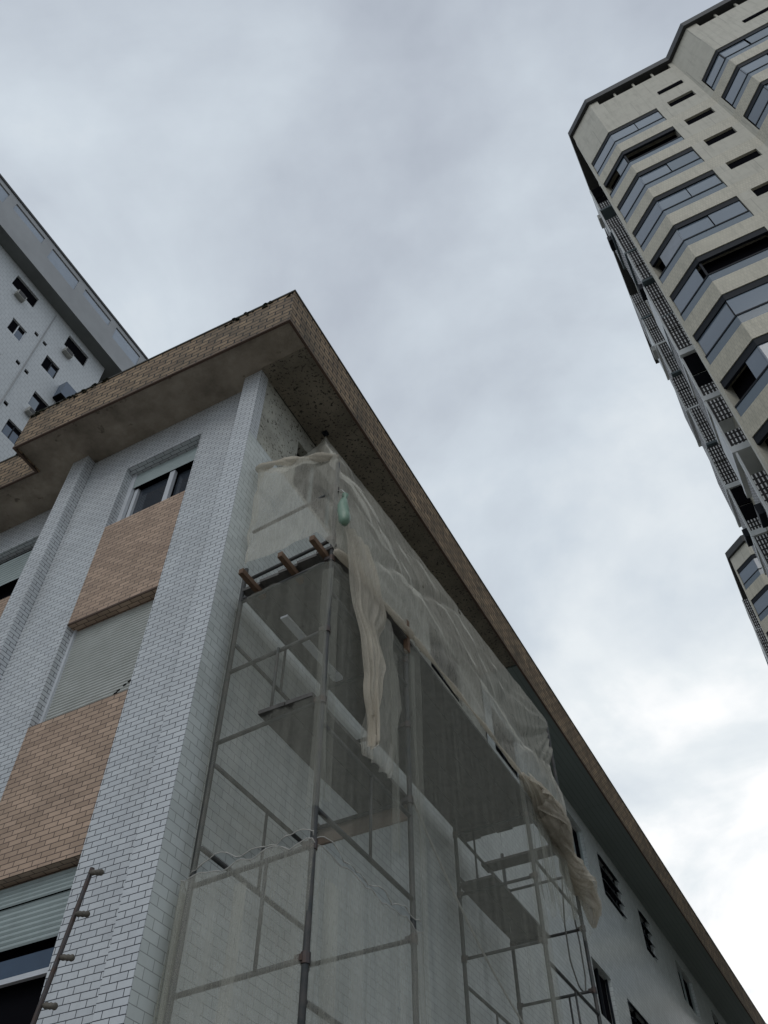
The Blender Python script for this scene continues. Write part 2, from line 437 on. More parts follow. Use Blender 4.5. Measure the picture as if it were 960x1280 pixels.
# drip edge under the fascia and weathered coping on top
def ring(mb, off_o, off_i, z0, z1):
    def offp(d):
        return [(.73+d,45.1),(.73+d,-.46-d),(-3.79-d,-.63-d),(-3.80-d,-.157-d),(-14.1,-.54-d)]
    A, I = offp(off_o), offp(off_i)
    for i in range(4):
        mb.add([(*A[i],z0),(*A[i+1],z0),(*I[i+1],z0),(*I[i],z0),(*A[i],z1),(*A[i+1],z1),(*I[i+1],z1),(*I[i],z1)],
               [(0,4,5,1),(0,1,2,3),(4,7,6,5),(2,6,7,3)])
w = MB(); ring(w, .012, -.17, ZT+.002, ZT+.035); w.build('eave_coping', M['coping'], B)
w = MB(); ring(w, .004, -.03, ZS-.045, ZS-.018); w.build('drip_edge', M['brown'], B)
w = MB(); w.prism([(.70,7.1),(.70,-.02),(-.0,-.02),(-.0,7.1)][::-1], ZS+.0, ZS+.2); w.build('soffit', M['concrete'], B)
w = MB(); w.prism([(.70,-.022),(.70,-.43),(-3.76,-.60),(-3.77,-.127),(-14.,-.51),(-14.,.7),(-3.0,.7),(-.0,.3),(-.0,-.022)][::-1], ZS+.002, ZS+.2); w.build('soffit', M['plaster'], B)
w = MB(); w.box(0.0,.70,7.102,45.,ZS-.035,ZS+.2); w.build('soffit', M['pvc'], B)
w = MB(); w.box(-13.9,-.02,.31,44.9,ZS+.25,ZS+.45); w.build('roof', M['coping'], B)
hk = MB(); hk.tube([(.23,1.27,ZS+.02),(.23,1.27,ZS-.07),(.26,1.25,ZS-.09)],.012,6); hk.box(.19,.27,1.23,1.31,ZS-.02,ZS-.001); hk.build('soffit_hook', M['frame_gap_dark'], B)

# grime and moss cushions along the coping
def lump(mb, cx, cy, cz, r, h):
    n = 8; ph = random.uniform(0, 6)
    rr = [r*random.uniform(.5,1.15) for _ in range(n)]
    ring1 = [(cx+rr[i]*1.6*math.cos(ph+2*PI*i/n), cy+rr[i]*.6*math.sin(ph+2*PI*i/n), cz) for i in range(n)]
    ring2 = [(cx+rr[i]*1.1*math.cos(ph+2*PI*i/n), cy+rr[i]*.45*math.sin(ph+2*PI*i/n), cz+h*random.uniform(.5,.9)) for i in range(n)]
    mb.add(ring1+ring2+[(cx,cy,cz+h)], [(i,(i+1)%n,n+(i+1)%n,n+i) for i in range(n)]+[(n+i,n+(i+1)%n,2*n) for i in range(n)])
ms_ = MB()
for i in range(420):
    x = random.uniform(-13.,.68)
    if nz0(x*1.3) < -.12: continue
    y = (-.455+(x-.73)*.0376) if x > -3.8 else (-.15+(x+3.8)*.037)
    lump(ms_, x, y-random.uniform(-.01,.03), ZT-random.choice((.0,.02,.05,.09))+.02, random.uniform(.012,.04), random.uniform(.012,.035))
tag(ms_.build('moss', M['moss']), 'dark moss and weeds growing along the top of the brick eave', 'moss', kind='stuff')

# ------------------------------------------------------------------ boundary wall and electric fence post
bw = MB(); bw.box(-14.,1.5,-1.75,-1.55,0,2.25); bw.box(-14.,1.55,-1.79,-1.51,2.25,2.32)
tag(bw.build('boundary_wall', M['mortar']), 'low rendered boundary wall carrying the fence post, just below the picture', 'wall')
F = thing('fence_post', (.93,-1.62,2.32), 'dark leaning metal fence post with four stubby insulators in front of the white tiled corner', 'fence post')
r = MB(); r.tube([(.93,-1.62,2.32),(1.0,-1.62,2.72),(1.12,-1.6,3.68)],.011,8); r.build('rod', M['rust'], F)
for z, x in ((3.655,1.117),(3.465,1.098),(3.28,1.076),(3.09,1.052),(2.90,1.03)):
    q = MB()
    pts = [(x+.004+.075*t, -1.605, z-.018*t) for t in (0,.1,.2,.3,.45,.55,.62,.7,.85,.93,1)]
    rr = [.009,.009,.014,.013,.011,.014,.014,.011,.014,.015,.012]
    q.tube(pts, .015, 10, rf=lambda u, a: rr[min(10,int(round(u*10)))])
    q.build('insulator', M['insul'], F, True)

# ------------------------------------------------------------------ scaffold towers
def pole(parent, x, y, z1, z0=0.):
    q = MB(); q.tube([(x,y,z0),(x,y,z1)],.024,10); o = q.build('post', M['steel'], parent, True)
def bar(parent, name, a, b_, r=.019):
    q = MB(); q.tube([a,b_],r,8); q.build(name, M['steel'], parent, True)

XA, XB = .2, 1.17
def scaffold(loc, ya, yb, tops, label, fronts, backs, inner, outer, studs):
    S = thing('scaffold_tower', loc, label, 'scaffold')
    xn, yn = (.105, ya+.07) if ya < 1 else (XA, ya)          # the corner tower's inner post is pushed against the wall
    for (x, y), zt in zip(((xn,yn),(XB,ya),(XB,yb),(XA,yb)), tops): pole(S, x, y, zt)
    for z in fronts: bar(S, 'transom', (xn,yn,z) if ya < 1 else (XA,ya,z), (XB,ya,z))
    for z in backs: bar(S, 'transom', (XA,yb,z), (XB,yb,z))
    for z in inner: bar(S, 'ledger', (XA,ya,z), (XA,yb,z))
    for z in outer: bar(S, 'ledger', (XB,ya,z), (XB,yb,z))
    for a, b_ in studs: bar(S, 'stud', a, b_, .013)
    for zs_, ya_ in ((fronts, ya), (backs, yb)):
        for z in zs_:
            for x in (XA, XB):
                if ya < 1 and ya_ == ya and x == XA: continue
                q = MB(); q.tube([(x,ya_,z-.035),(x,ya_,z+.035)],.033,10); q.obox((x+(.03 if x == XA else -.03),ya_-.025,z),(1,0,0),(0,1,0),(0,0,1),.03,.012,.02)
                q.build('coupler', M['rust'], S)
    for x, y in ((XA,ya),(XB,ya),(XB,yb),(XA,yb)):
        q = MB(); q.box(x-.07,x+.07,y-.07,y+.07,0,.01); q.build('base_plate', M['steel'], S)
    return S
SA = scaffold((.68,.95,0), .2, 1.7, (8.0,9.05,8.0,8.0), 'steel tube scaffold tower under the netting at the corner of the white building',
    (1.3,2.0,3.2,3.94,4.68,5.9,6.65,7.535,7.82,8.58), (1.3,2.0,3.4,4.65,5.85,6.65,7.45), (2.4,3.5,4.92,5.62,6.88,7.5), (2.4,3.70,4.96,5.69,7.12,7.5),
    [((XA,.95,4.92),(XA,.95,5.62)),((XA,.95,6.88),(XA,.95,7.5)),((XB,1.0,4.96),(XB,1.0,5.69)),((XB,.6,7.12),(XB,.6,7.5)),((.68,.2,5.9),(.68,.2,6.65)),((.8,.2,3.94),(.8,.2,4.68))])
SB = scaffold((.68,5.8,0), 4.95, 6.6, (8.0,8.0,9.95,8.0), 'steel tube scaffold tower farther along the side wall, below the bundled netting',
    (1.4,2.2,3.6,4.4,5.93,6.67,7.45), (1.4,2.2,4.6,5.28,5.99,6.73,7.45), (2.2,3.6,5.0,5.65,6.9,7.5), (2.2,3.6,4.98,5.72,6.9,7.5),
    [((XA,5.8,5.0),(XA,5.8,5.65)),((XB,5.8,4.98),(XB,5.8,5.72)),((.45,4.95,6.67),(.45,4.95,7.45)),((.85,6.6,5.28),(.85,6.6,5.99)),((.95,6.6,4.6),(.95,6.6,5.28))])

def board(name, m, x0, x1, y0, y1, z0, z1, label, cat, group=None):
    q = MB()
    ny = max(2, int((y1-y0)/.25)); 
    ph = random.uniform(0,6); sag = random.uniform(.004,.012)
    vs = []; fs = []
    for i in range(ny+1):
        y = y0+(y1-y0)*i/ny; dz = sag*math.sin(i*1.1+ph)*.5
        vs += [(x0,y,z0+dz),(x1,y,z0+dz*.6),(x1,y,z1+dz*.6),(x0,y,z1+dz)]
    for i in range(ny):
        for k in range(4):
            fs.append((i*4+k,(i+1)*4+k,(i+1)*4+(k+1)%4,i*4+(k+1)%4))
    fs += [(0,1,2,3),tuple(ny*4+k for k in (3,2,1,0))]
    q.add(vs, fs)
    return tag(q.build(name, m), label, cat, group)
for k in range(5):
    x = .105+k*.226
    board('deck_plank', M['deck'], x, x+.220, .25-.02*k, 5.52-.03*(k % 2), 7.665, 7.70,
          'long dark plank of the top deck running under the netting between the two scaffold towers', 'plank', 'planks of the top scaffold deck')
for k in range(2):
    board('deck_plank', M['deck'], .60+k*.26, .60+k*.26+.25, .14, 1.80, 5.926, 5.962,
          'short dark plank of the lower platform inside the corner scaffold tower', 'plank', 'planks of the lower platform in the corner tower')
for k in range(2):
    board('deck_plank', M['deck'], .22+k*.24, .22+k*.24+.23, 4.9, 6.66, 6.755, 6.79,
          'short dark plank of the low platform inside the far scaffold tower', 'plank', 'planks of the platform in the far tower')
tag_b = MB(); tag_b.box(.12,1.22,5.95,6.18,7.54,7.575)
tag(tag_b.build('cross_plank', M['deck']), 'dark board laid crosswise over the far scaffold tower', 'plank')
q = MB(); q.box(.16,1.17,1.73,1.755,5.70,5.88)
tag(q.build('toe_board', M['toe']), 'pale brown board on edge at the back of the corner scaffold tower', 'board')
q = MB(); q.box(.47,.55,.45,1.5,7.30,7.325); q.box(.46,.575,1.38,1.46,7.285,7.299)
tag(q.build('aluminium_strip', M['paint']), 'white straightedge lying under the dark top deck of the corner tower', 'straightedge')
q = None
for x, lab in ((.30,'stub of brown timber sticking out of the scaffold front nearest the white wall'),
               (.74,'stub of brown timber sticking out of the scaffold front between the two others'),
               (1.11,'stub of brown timber sticking out beside the outer front post of the scaffold')):
    q = MB(); q.obox((x,.15+.04*math.sin(x*9),7.60),(1,.04*math.sin(x*23),.05),(0,1,.02*math.sin(x*31)),(0,0,1),.026,.20,.033)
    o = tag(q.build('timber_beam', M['wood']), lab, 'timber', 'timber stubs on the scaffold front')
    bv = o.modifiers.new('bevel','BEVEL'); bv.width = .006; bv.segments = 2
q = MB(); q.box(1.19,1.24,1.62,1.67,7.5,7.93)
tag(q.build('timber_post', M['wood']), 'short upright brown timber where the upper and lower netting meet', 'timber')

# ------------------------------------------------------------------ netting
def path_fn(pts):
    L = [0.]
    for a, b_ in zip(pts, pts[1:]): L.append(L[-1]+math.dist(a, b_))
    def f(s):
        s = min(max(s,0),L[-1])
        for i in range(len(L)-1):
            if s <= L[i+1] or i == len(L)-2:
                t = (s-L[i])/(L[i+1]-L[i]) if L[i+1] > L[i] else 0
                return tuple(p+(q2-p)*t for p, q2 in zip(pts[i], pts[i+1]))
    return f, L[-1]

def nz(x, y, z): return noise.noise(Vector((x, y, z)))

def net_sheet(name, m, pts, zlo, zhi, label, amp=.03, seed=0., cat='netting', nv=60, du=.022, edge=.03, lean=0., gather=(), extra=(), cords=()):
    P, Ltot = path_fn(pts)
    q = MB(); rims = {'low': [], 'high': []}
    def layer(s0, s1, seed, amp, out, z0off, z1off, first):
        nu = max(4, int((s1-s0)/du)); vs = []; fs = []
        for i in range(nu+1):
            s = s0+(s1-s0)*i/nu
            x, y = P(s)[:2]
            xa, ya = P(s-.09)[:2]; xb, yb = P(s+.09)[:2]
            tx, ty = xb-xa, yb-ya; l = math.hypot(tx, ty) or 1
            nx, ny = ty/l, -tx/l
            a = zlo(s)+edge*nz(s*3.1,seed,1.3)+.5*edge*nz(s*9,seed,4.4)+z0off; b_ = zhi(s)+edge*nz(s*2.7,seed,7.7)+.5*edge*nz(s*8,seed,2.7)+z1off
            for j in range(nv+1):
                v = j/nv; z = a+(b_-a)*v
                wv_ = nz(s*3.0+.12*z,seed+3.3,z*.22)+nz(s*8.+.2*z,seed+9.1,z*.35)*.55+nz(s*21,seed+5.,z*.8)*.18
                pleat = abs(nz(s*5.+.5*z*nz(seed,s*.4,2.),seed+20,z*.12))
                gth = 1.+sum(1.8*math.exp(-((s-c)/.12)**2) for c in gather)
                d = amp*gth*(wv_*1.3 - .9*(1-pleat)**6) + lean*v + out
                d *= (.35+.65*math.sin(PI*min(1,max(0,v*.94+.03)))**.5)
                # wrinkles along the run as well, so that the pleats close up into darker lines
                sh = .02*nz(s*6,z*.8,seed+31)
                pt = (x+nx*d+tx/l*sh, y+ny*d+ty/l*sh, z+.02*nz(s*2, z*1.5, seed+12))
                vs.append(pt)
                if first and j == 0: rims['low'].append(pt)
                if first and j == nv: rims['high'].append(pt)
        for i in range(nu):
            for j in range(nv):
                k = i*(nv+1)+j
                fs.append((k, k+nv+1, k+nv+2, k+1))
        q.add(vs, fs)
    layer(0, Ltot, seed, amp, 0., 0., 0., True)
    for k, (s0, s1, a2) in enumerate(extra):          # places where the net lies doubled over itself
        layer(s0, s1, seed+50+k*7, a2, .012, .1*k, -.05*k, False)
    o = tag(q.build(name, m, None, True), label, cat)
    for c in cords:
        h = MB(); h.tube([Vector(p)+Vector((0,0,.012*nz(p[0]*14,p[1]*14,3))) for p in rims[c][::2]], .004, 5, rf=lambda u, a: .0042*(1+1.2*nz(u*60,1,seed)))
        h.build('hem_cord', M['rope'], o, True)
    return o

FR = [(.012,.36),(.10,.16),(1.22,.13),(1.245,1.74)]           # front and first side run, length about 2.97
L1_ = math.dist(FR[0],FR[1])+math.dist(FR[1],FR[2])
def top_low(s):
    g_ = math.exp(-((s-.75)/.42)**2)*.05
    g2 = math.exp(-((s-2.2)/.5)**2)*.05
    return 4.68-g_-g2+.04*abs(math.sin(s*11))
net_sheet('scaffold_net', M['net_low'], FR, lambda s: 2.2, top_low, 'lowest skirt of grey see-through netting around the corner scaffold tower', .030, 1., edge=.04, gather=(L1_,),
          extra=((0.,.20,.05),(.0,.15,.06),(.02,.12,.07),(.70,.80,.04),(1.52,1.68,.04)), cords=('high',))
net_sheet('scaffold_net', M['net_mid'], [(.03,.30),(.16,.17),(1.22,.13),(1.245,1.74)], lambda s: 4.73+.045*abs(math.sin(s*9+1))-.05*math.exp(-((s-2.1)/.5)**2),
          lambda s: 7.47, 'grey see-through netting over the middle of the corner scaffold tower, ending in a torn hem', .028, 5., edge=.04, gather=(L1_,),
          extra=((0.,.16,.04),(.0,.1,.05),(L1_-.20,L1_-.06,.05),(L1_-.02,L1_+.10,.05),(2.35,2.5,.05)), cords=('low',))
net_sheet('scaffold_net', M['net_mid'], [(1.245,1.70),(1.25,5.0)], lambda s: 2.2, lambda s: 7.70+.1*s/3.3-.06*math.sin(PI*s/3.3), 'long grey see-through net hung along the side wall between the two scaffold towers', .022, 11., nv=70, edge=.05, gather=(0.,),
          extra=((.04,.20,.05),(2.9,3.05,.05)))
net_sheet('scaffold_net', M['net_mid'], [(1.25,4.98),(1.25,6.62)], lambda s: 6.35+.15*s, lambda s: 7.75, 'short ragged grey net hanging in the far scaffold tower under the bundled cloth', .06, 17., nv=30, edge=.3,
          extra=((.2,.4,.06),(.9,1.1,.06)))

# upper net: front face, outer face, and the flap drawn up to the soffit hook
def upper():
    V = Vector
    H = V((.235,1.27,11.60)); E = V((1.19,6.52,9.93)); P1 = V((1.24,.13,9.35))
    def lerp(a, b_, t): return a+(b_-a)*t
    bot = [(0,V((.02,.31,8.15))),(.06,V((.15,.17,7.98))),(.24,V((1.02,.13,7.93))),(.28,V((1.20,.12,7.66))),(.30,V((1.25,.2,7.55))),(.48,V((1.27,1.74,7.72))),(.84,V((1.27,4.95,7.80))),(1,V((1.27,6.4,8.05)))]
    mid = [(0,V((.04,.30,9.55))),(.06,V((.10,.17,9.62))),(.28,V((1.20,.13,9.10))),(.30,V((1.25,.25,8.85))),(.48,V((1.27,1.7,8.72))),(.84,V((1.27,4.8,8.62))),(1,V((1.25,6.50,9.1)))]
    top = [(0,V((.03,.36,9.80))),(.06,V((.05,.34,9.86))),(.14,V((.08,.62,10.20))),(.20,V((.13,.98,10.85))),(.25,V((.18,1.16,11.25))),(.28,V((.22,1.25,11.52))),(.30,H),(.48,lerp(H,E,.25)),(.84,lerp(H,E,.78)),(1,E)]
    def ev(c, u):
        for (a, p), (b_, q2) in zip(c, c[1:]):
            if u <= b_: return lerp(p, q2, (u-a)/(b_-a))
        return c[-1][1]
    nu, nv = 300, 90
    vs = []; fs = []
    for i in range(nu+1):
        u = i/nu
        A, Bm, T = ev(bot,u), ev(mid,u), ev(top,u)
        front = 1 if u < .29 else 0
        for j in range(nv+1):
            v = j/nv
            p = lerp(A,Bm,v/.55) if v < .55 else lerp(Bm,T,(v-.55)/.45)
            s = u*9.
            # hanging sag of the flap, tension folds radiating to the hook and the far corner
            rad = math.atan2((p-H).z, max(.05,(p-H).y+.3)) if u > .25 else s*.3
            rad2 = math.atan2((p-E).z, -(E-p).y-.2)
            crease = -.045*max(0,1-5*abs(nz(s*.7-v*2.6,v*.9,33)))-.03*max(0,1-6*abs(nz(s*1.1+v*3.4,v*1.2,51)))
            if front:
                fold = crease + nz(s*2.1+v*1.6,v*1.3,2.)*.055 + nz(s*2.5+v*5,v*4,9.)*.016
            else:      # long pulls running the length of the sheet, fanning out from the far upper corner
                fan = max(0,(u-.60)/.40)
                fold = crease*(1-.5*fan) + nz(s*.55+v*1.2,v*2.6,2.)*.07 + nz(s*.8,v*10,9.)*.020*(1-fan) + nz(rad*9,v*1.5,5.)*.03*max(0,1-(u-.3)/.3) + nz(rad2*9,s*.2,8.)*.055*fan
            fold -= .05*max(0,1-abs(v-.55)/.05)*(1-front)*(.5+nz(s,1,1))
            sag = -.07*math.sin(PI*max(0,(v-.55)/.45))*(.5 if front else 1)
            d = V((0,-1,0)) if front else V((1,0,.25)).normalized()
            e = min(1, v*8+.25, (1-v)*9+.1, (p-H).length*.8)
            vs.append(p+d*(fold*e*1.25)+V((0,0,sag+.03*nz(s*3,v*4,21))))
    for i in range(nu):
        for j in range(nv):
            k = i*(nv+1)+j
            fs.append((k,k+nv+1,k+nv+2,k+1))
    q = MB(); q.add(vs, fs)
    return tag(q.build('scaffold_net', M['net_up'], None, True), 'large pale beige net stretched from the soffit hook over the top of the scaffold', 'netting')
upper()

# gathered cloth: bundle at the far tower, tail at the corner tower, roll along the top edge
def bundle(name, pts, rad, label, m, n=22, seed=0., steps=90):
    P, L = path_fn(pts)
    pp = [P(L*i/steps) for i in range(steps+1)]
    def rf(u, a):
        base = rad(u)
        t = a+u*5.5+1.4*nz(u*4,seed,1)
        lump = .40*nz(math.cos(a)*1.1+u*1.5,math.sin(a)*1.1,u*4+seed)
        r1 = 1-2*abs(nz(math.cos(t)*3.6,math.sin(t)*3.6,u*2.4+seed+7))
        r2 = 1-2*abs(nz(math.cos(t)*7.5,math.sin(t)*7.5,u*5+seed+3))
        return base*(.82+lump+.34*(r1-.5)+.16*(r2-.5))
    q = MB(); q.tube(pp, .1, n, rf)
    o = tag(q.build(name, m, None, True), label, 'netting')
    return o
def br_(u):
    k = [(0,.05),(.06,.09),(.2,.15),(.36,.17),(.48,.12),(.54,.085),(.62,.12),(.75,.15),(.88,.14),(.96,.09),(1,.03)]
    for (a, p), (b_, q2) in zip(k, k[1:]):
        if u <= b_: return (p+(q2-p)*(u-a)/(b_-a))*.86
    return .03
bund = bundle('gathered_net', [(1.25,4.72,7.86),(1.27,5.05,7.80),(1.30,5.4,7.66),(1.32,5.72,7.52),(1.31,5.95,7.38),(1.30,6.2,7.30),(1.30,6.5,7.24),(1.27,6.75,7.08),(1.23,6.92,6.86)],
       br_, 'thick bundle of dirty beige netting gathered and hanging at the far end of the scaffold', M['cloth'], 72, 3., 200)
def ribbons(parent, pts, rad, n, seed):
    P, L = path_fn(pts)
    for k in range(n):
        vs = []; fs = []; nu, nv = 150, 14
        u0, u1 = random.uniform(0,.35), random.uniform(.6,1.)
        for i in range(nu+1):
            u = u0+(u1-u0)*i/nu
            c = Vector(P(L*u)); t = (Vector(P(L*min(1,u+.02)))-Vector(P(L*max(0,u-.02)))).normalized()
            sd = t.cross(Vector((0,0,1))).normalized(); up = sd.cross(t)
            a0 = k*2*PI/n+u*(3.+k*.7)+1.2*nz(u*3,k,seed)
            w_ = .9+.6*nz(u*5,k,seed+2)
            for j in range(nv+1):
                q2 = j/nv; a = a0+w_*(q2-.5)*2
                r = rad(u)*(1.08+.35*nz(q2*3+k,u*9,seed)+.28*(1-2*abs(nz(q2*5+k,u*4,seed+4)))) + .03*abs(q2-.5)
                vs.append(c+(sd*math.cos(a)+up*math.sin(a))*r)
        for i in range(nu):
            for j in range(nv):
                q2 = i*(nv+1)+j; fs.append((q2,q2+1,q2+nv+2,q2+nv+1))
        q = MB(); q.add(vs, fs); q.build('loose_fold', M['cloth'], parent, True)
BP = [(1.25,4.72,7.86),(1.27,5.05,7.80),(1.30,5.4,7.66),(1.32,5.72,7.52),(1.31,5.95,7.38),(1.30,6.2,7.30),(1.30,6.5,7.24),(1.27,6.75,7.08),(1.23,6.92,6.86)]
ribbons(bund, BP, br_, 7, 5.)
bundle('rolled_net', [(1.24,.15,7.56),(1.26,.5,7.66),(1.27,.9,7.64),(1.265,1.3,7.68),(1.25,1.68,7.74)], lambda u: .035+.02*math.sin(u*9),
       'pale rolled net edge running from the outer front post to the upright timber', M['cloth'], 14, 9., 50)
bundle('rolled_net', [(1.26,1.70,7.74),(1.27,2.6,7.78),(1.275,3.6,7.80),(1.26,4.75,7.84)], lambda u: .022+.012*math.sin(u*23),
       'long dark rolled net edge running from the upright timber to the bundled netting', M['cloth'], 12, 19., 80)

def tail(name, m, x, zt, zb, left, right, label, seed, nv=80, nu=44, amp=.06):
    """limp piece of net: left and right edges given as y at even steps from top to bottom"""
    def ev(c, v):
        t = v*(len(c)-1); i = min(int(t), len(c)-2); return c[i]+(c[i+1]-c[i])*(t-i)
    vs = []; fs = []
    for j in range(nv+1):
        v = j/nv
        for i in range(nu+1):
            u = i/nu
            l = ev(left,v)+.05*nz(v*7,seed,1); r = ev(right,v)+.05*nz(v*8,seed,5)
            z = zt+(zb-zt)*v*(1-.10*(1-u)*(1-v))+.06*nz(u*5,v,seed)*v
            k = 2.2/max(.12, r-l)
            f = (1-2*abs(nz(u*4.5+.6*v,v*.9,seed+2)))*.7+nz(u*11,v*1.6,seed+6)*.6+nz(u*3,v*4,seed+9)*.5
            vs.append((x+amp*f*(.5+.6*v), l+(r-l)*u+.02*nz(u*9,v*4,seed+14), z))
    for j in range(nv):
        for i in range(nu):
            k = j*(nu+1)+i; fs.append((k,k+1,k+nu+2,k+nu+1))
    q = MB(); q.add(vs, fs)
    return tag(q.build(name, m, None, True), label, 'netting')
tail('hanging_net', M['cloth'], 1.31, 7.98, 5.74, [.06,.16,.27,.36,.50,.61,.675,.70], [.62,.86,.98,.90,.90,.83,.745,.705], 'tapering tail of beige net hanging between the front posts down to a thin tip', 2., amp=.095)
tail('hanging_net', M['net_up'], 1.20, 7.62, 5.75, [.72,.74,.80,.78,.74], [1.30,1.36,1.50,1.40,1.22], 'wide limp flap of beige net hanging beside the tapering tail', 8., amp=.05)
bundle('rolled_net', [(.05,.22,9.68),(.3,.17,9.58),(.6,.14,9.40),(.95,.13,9.22),(1.19,.15,9.10)], lambda u: .04+.012*math.sin(u*17), 'tan rolled net edge across the front top of the scaffold', M['cloth'], 20, 29., 60)

# ropes, cables, bag
def cat_(a, b_, sag, n=24):
    a = Vector(a); b_ = Vector(b_)
    return [a+(b_-a)*(i/n)+Vector((0,0,-sag*4*(i/n)*(1-i/n))) for i in range(n+1)]
q = MB(); q.tube(cat_((1.17,1.75,5.9),(1.0,4.9,4.85),.18),.011,6)
tag(q.build('rope', M['rope']), 'thin pale rope slung low behind the long net between the two scaffold towers', 'rope')
q = MB(); pts = [(1.02,6.55,7.4),(1.0,6.4,6.75),(.99,6.42,6.3),(1.0,6.58,6.05),(1.01,6.78,6.05),(1.0,6.93,6.3),(.99,6.98,6.75),(1.0,6.85,7.3)]
Pf, Ll = path_fn(pts); q.tube([Pf(Ll*i/40) for i in range(41)],.010,6)
tag(q.build('cable', M['hose']), 'loop of thin cable dangling from the far scaffold tower', 'cable')
G = thing('plastic_bag', (1.335,.10,7.84), 'green plastic bag tied to the beige net near the top of the corner post', 'bag')
q = MB()
prof = [(z-.36,r_) for z, r_ in [(8.66,.028),(8.63,.036),(8.60,.016),(8.57,.038),(8.52,.056),(8.46,.066),(8.39,.070),(8.32,.068),(8.25,.062),(8.21,.042),(8.20,.01)]]
q.tube([(1.335+.015*math.sin(i),.10,z) for i, (z, r_) in enumerate(prof)], .05, 16, rf=lambda u, a: .78*prof[min(10,int(round(u*10)))][1]*(1+.45*nz(math.cos(a)*2.6,math.sin(a)*2.6,u*6)+.3*(.5-abs(nz(math.cos(a)*4,math.sin(a)*4,u*9)))))
q.build('bag_body', M['bag'], G, True)
q = MB(); q.tube([(1.335,.10,8.33),(1.28,.14,8.45),(1.19,.2,8.56)],.006,6); q.build('tie', M['rope'], G)

# ------------------------------------------------------------------ tall towers of beige tile
def seg_strip(mb, pts, off, th, z0, z1):
    """vertical sheet of thickness th, set back by off behind the polyline (outside is on the right-hand side)"""
    def offs(d):
        out = []
        for i, p in enumerate(pts):
            ns = []
            for a, b_ in ((pts[i-1], p) if i else (None, None), (p, pts[i+1]) if i < len(pts)-1 else (None, None)):
                if a is None: continue
                l = math.dist(a, b_); ns.append(((b_[1]-a[1])/l, -(b_[0]-a[0])/l))
            nx = sum(n[0] for n in ns)/len(ns); ny = sum(n[1] for n in ns)/len(ns)
            l2 = nx*nx+ny*ny
            out.append((p[0]-nx*d/l2, p[1]-ny*d/l2))
        return out
    A, I = offs(off), offs(off+th)
    mb.prism(A+I[::-1], z0, z1)

def lerp2(a, b_, t): return (a[0]+(b_[0]-a[0])*t, a[1]+(b_[1]-a[1])*t)

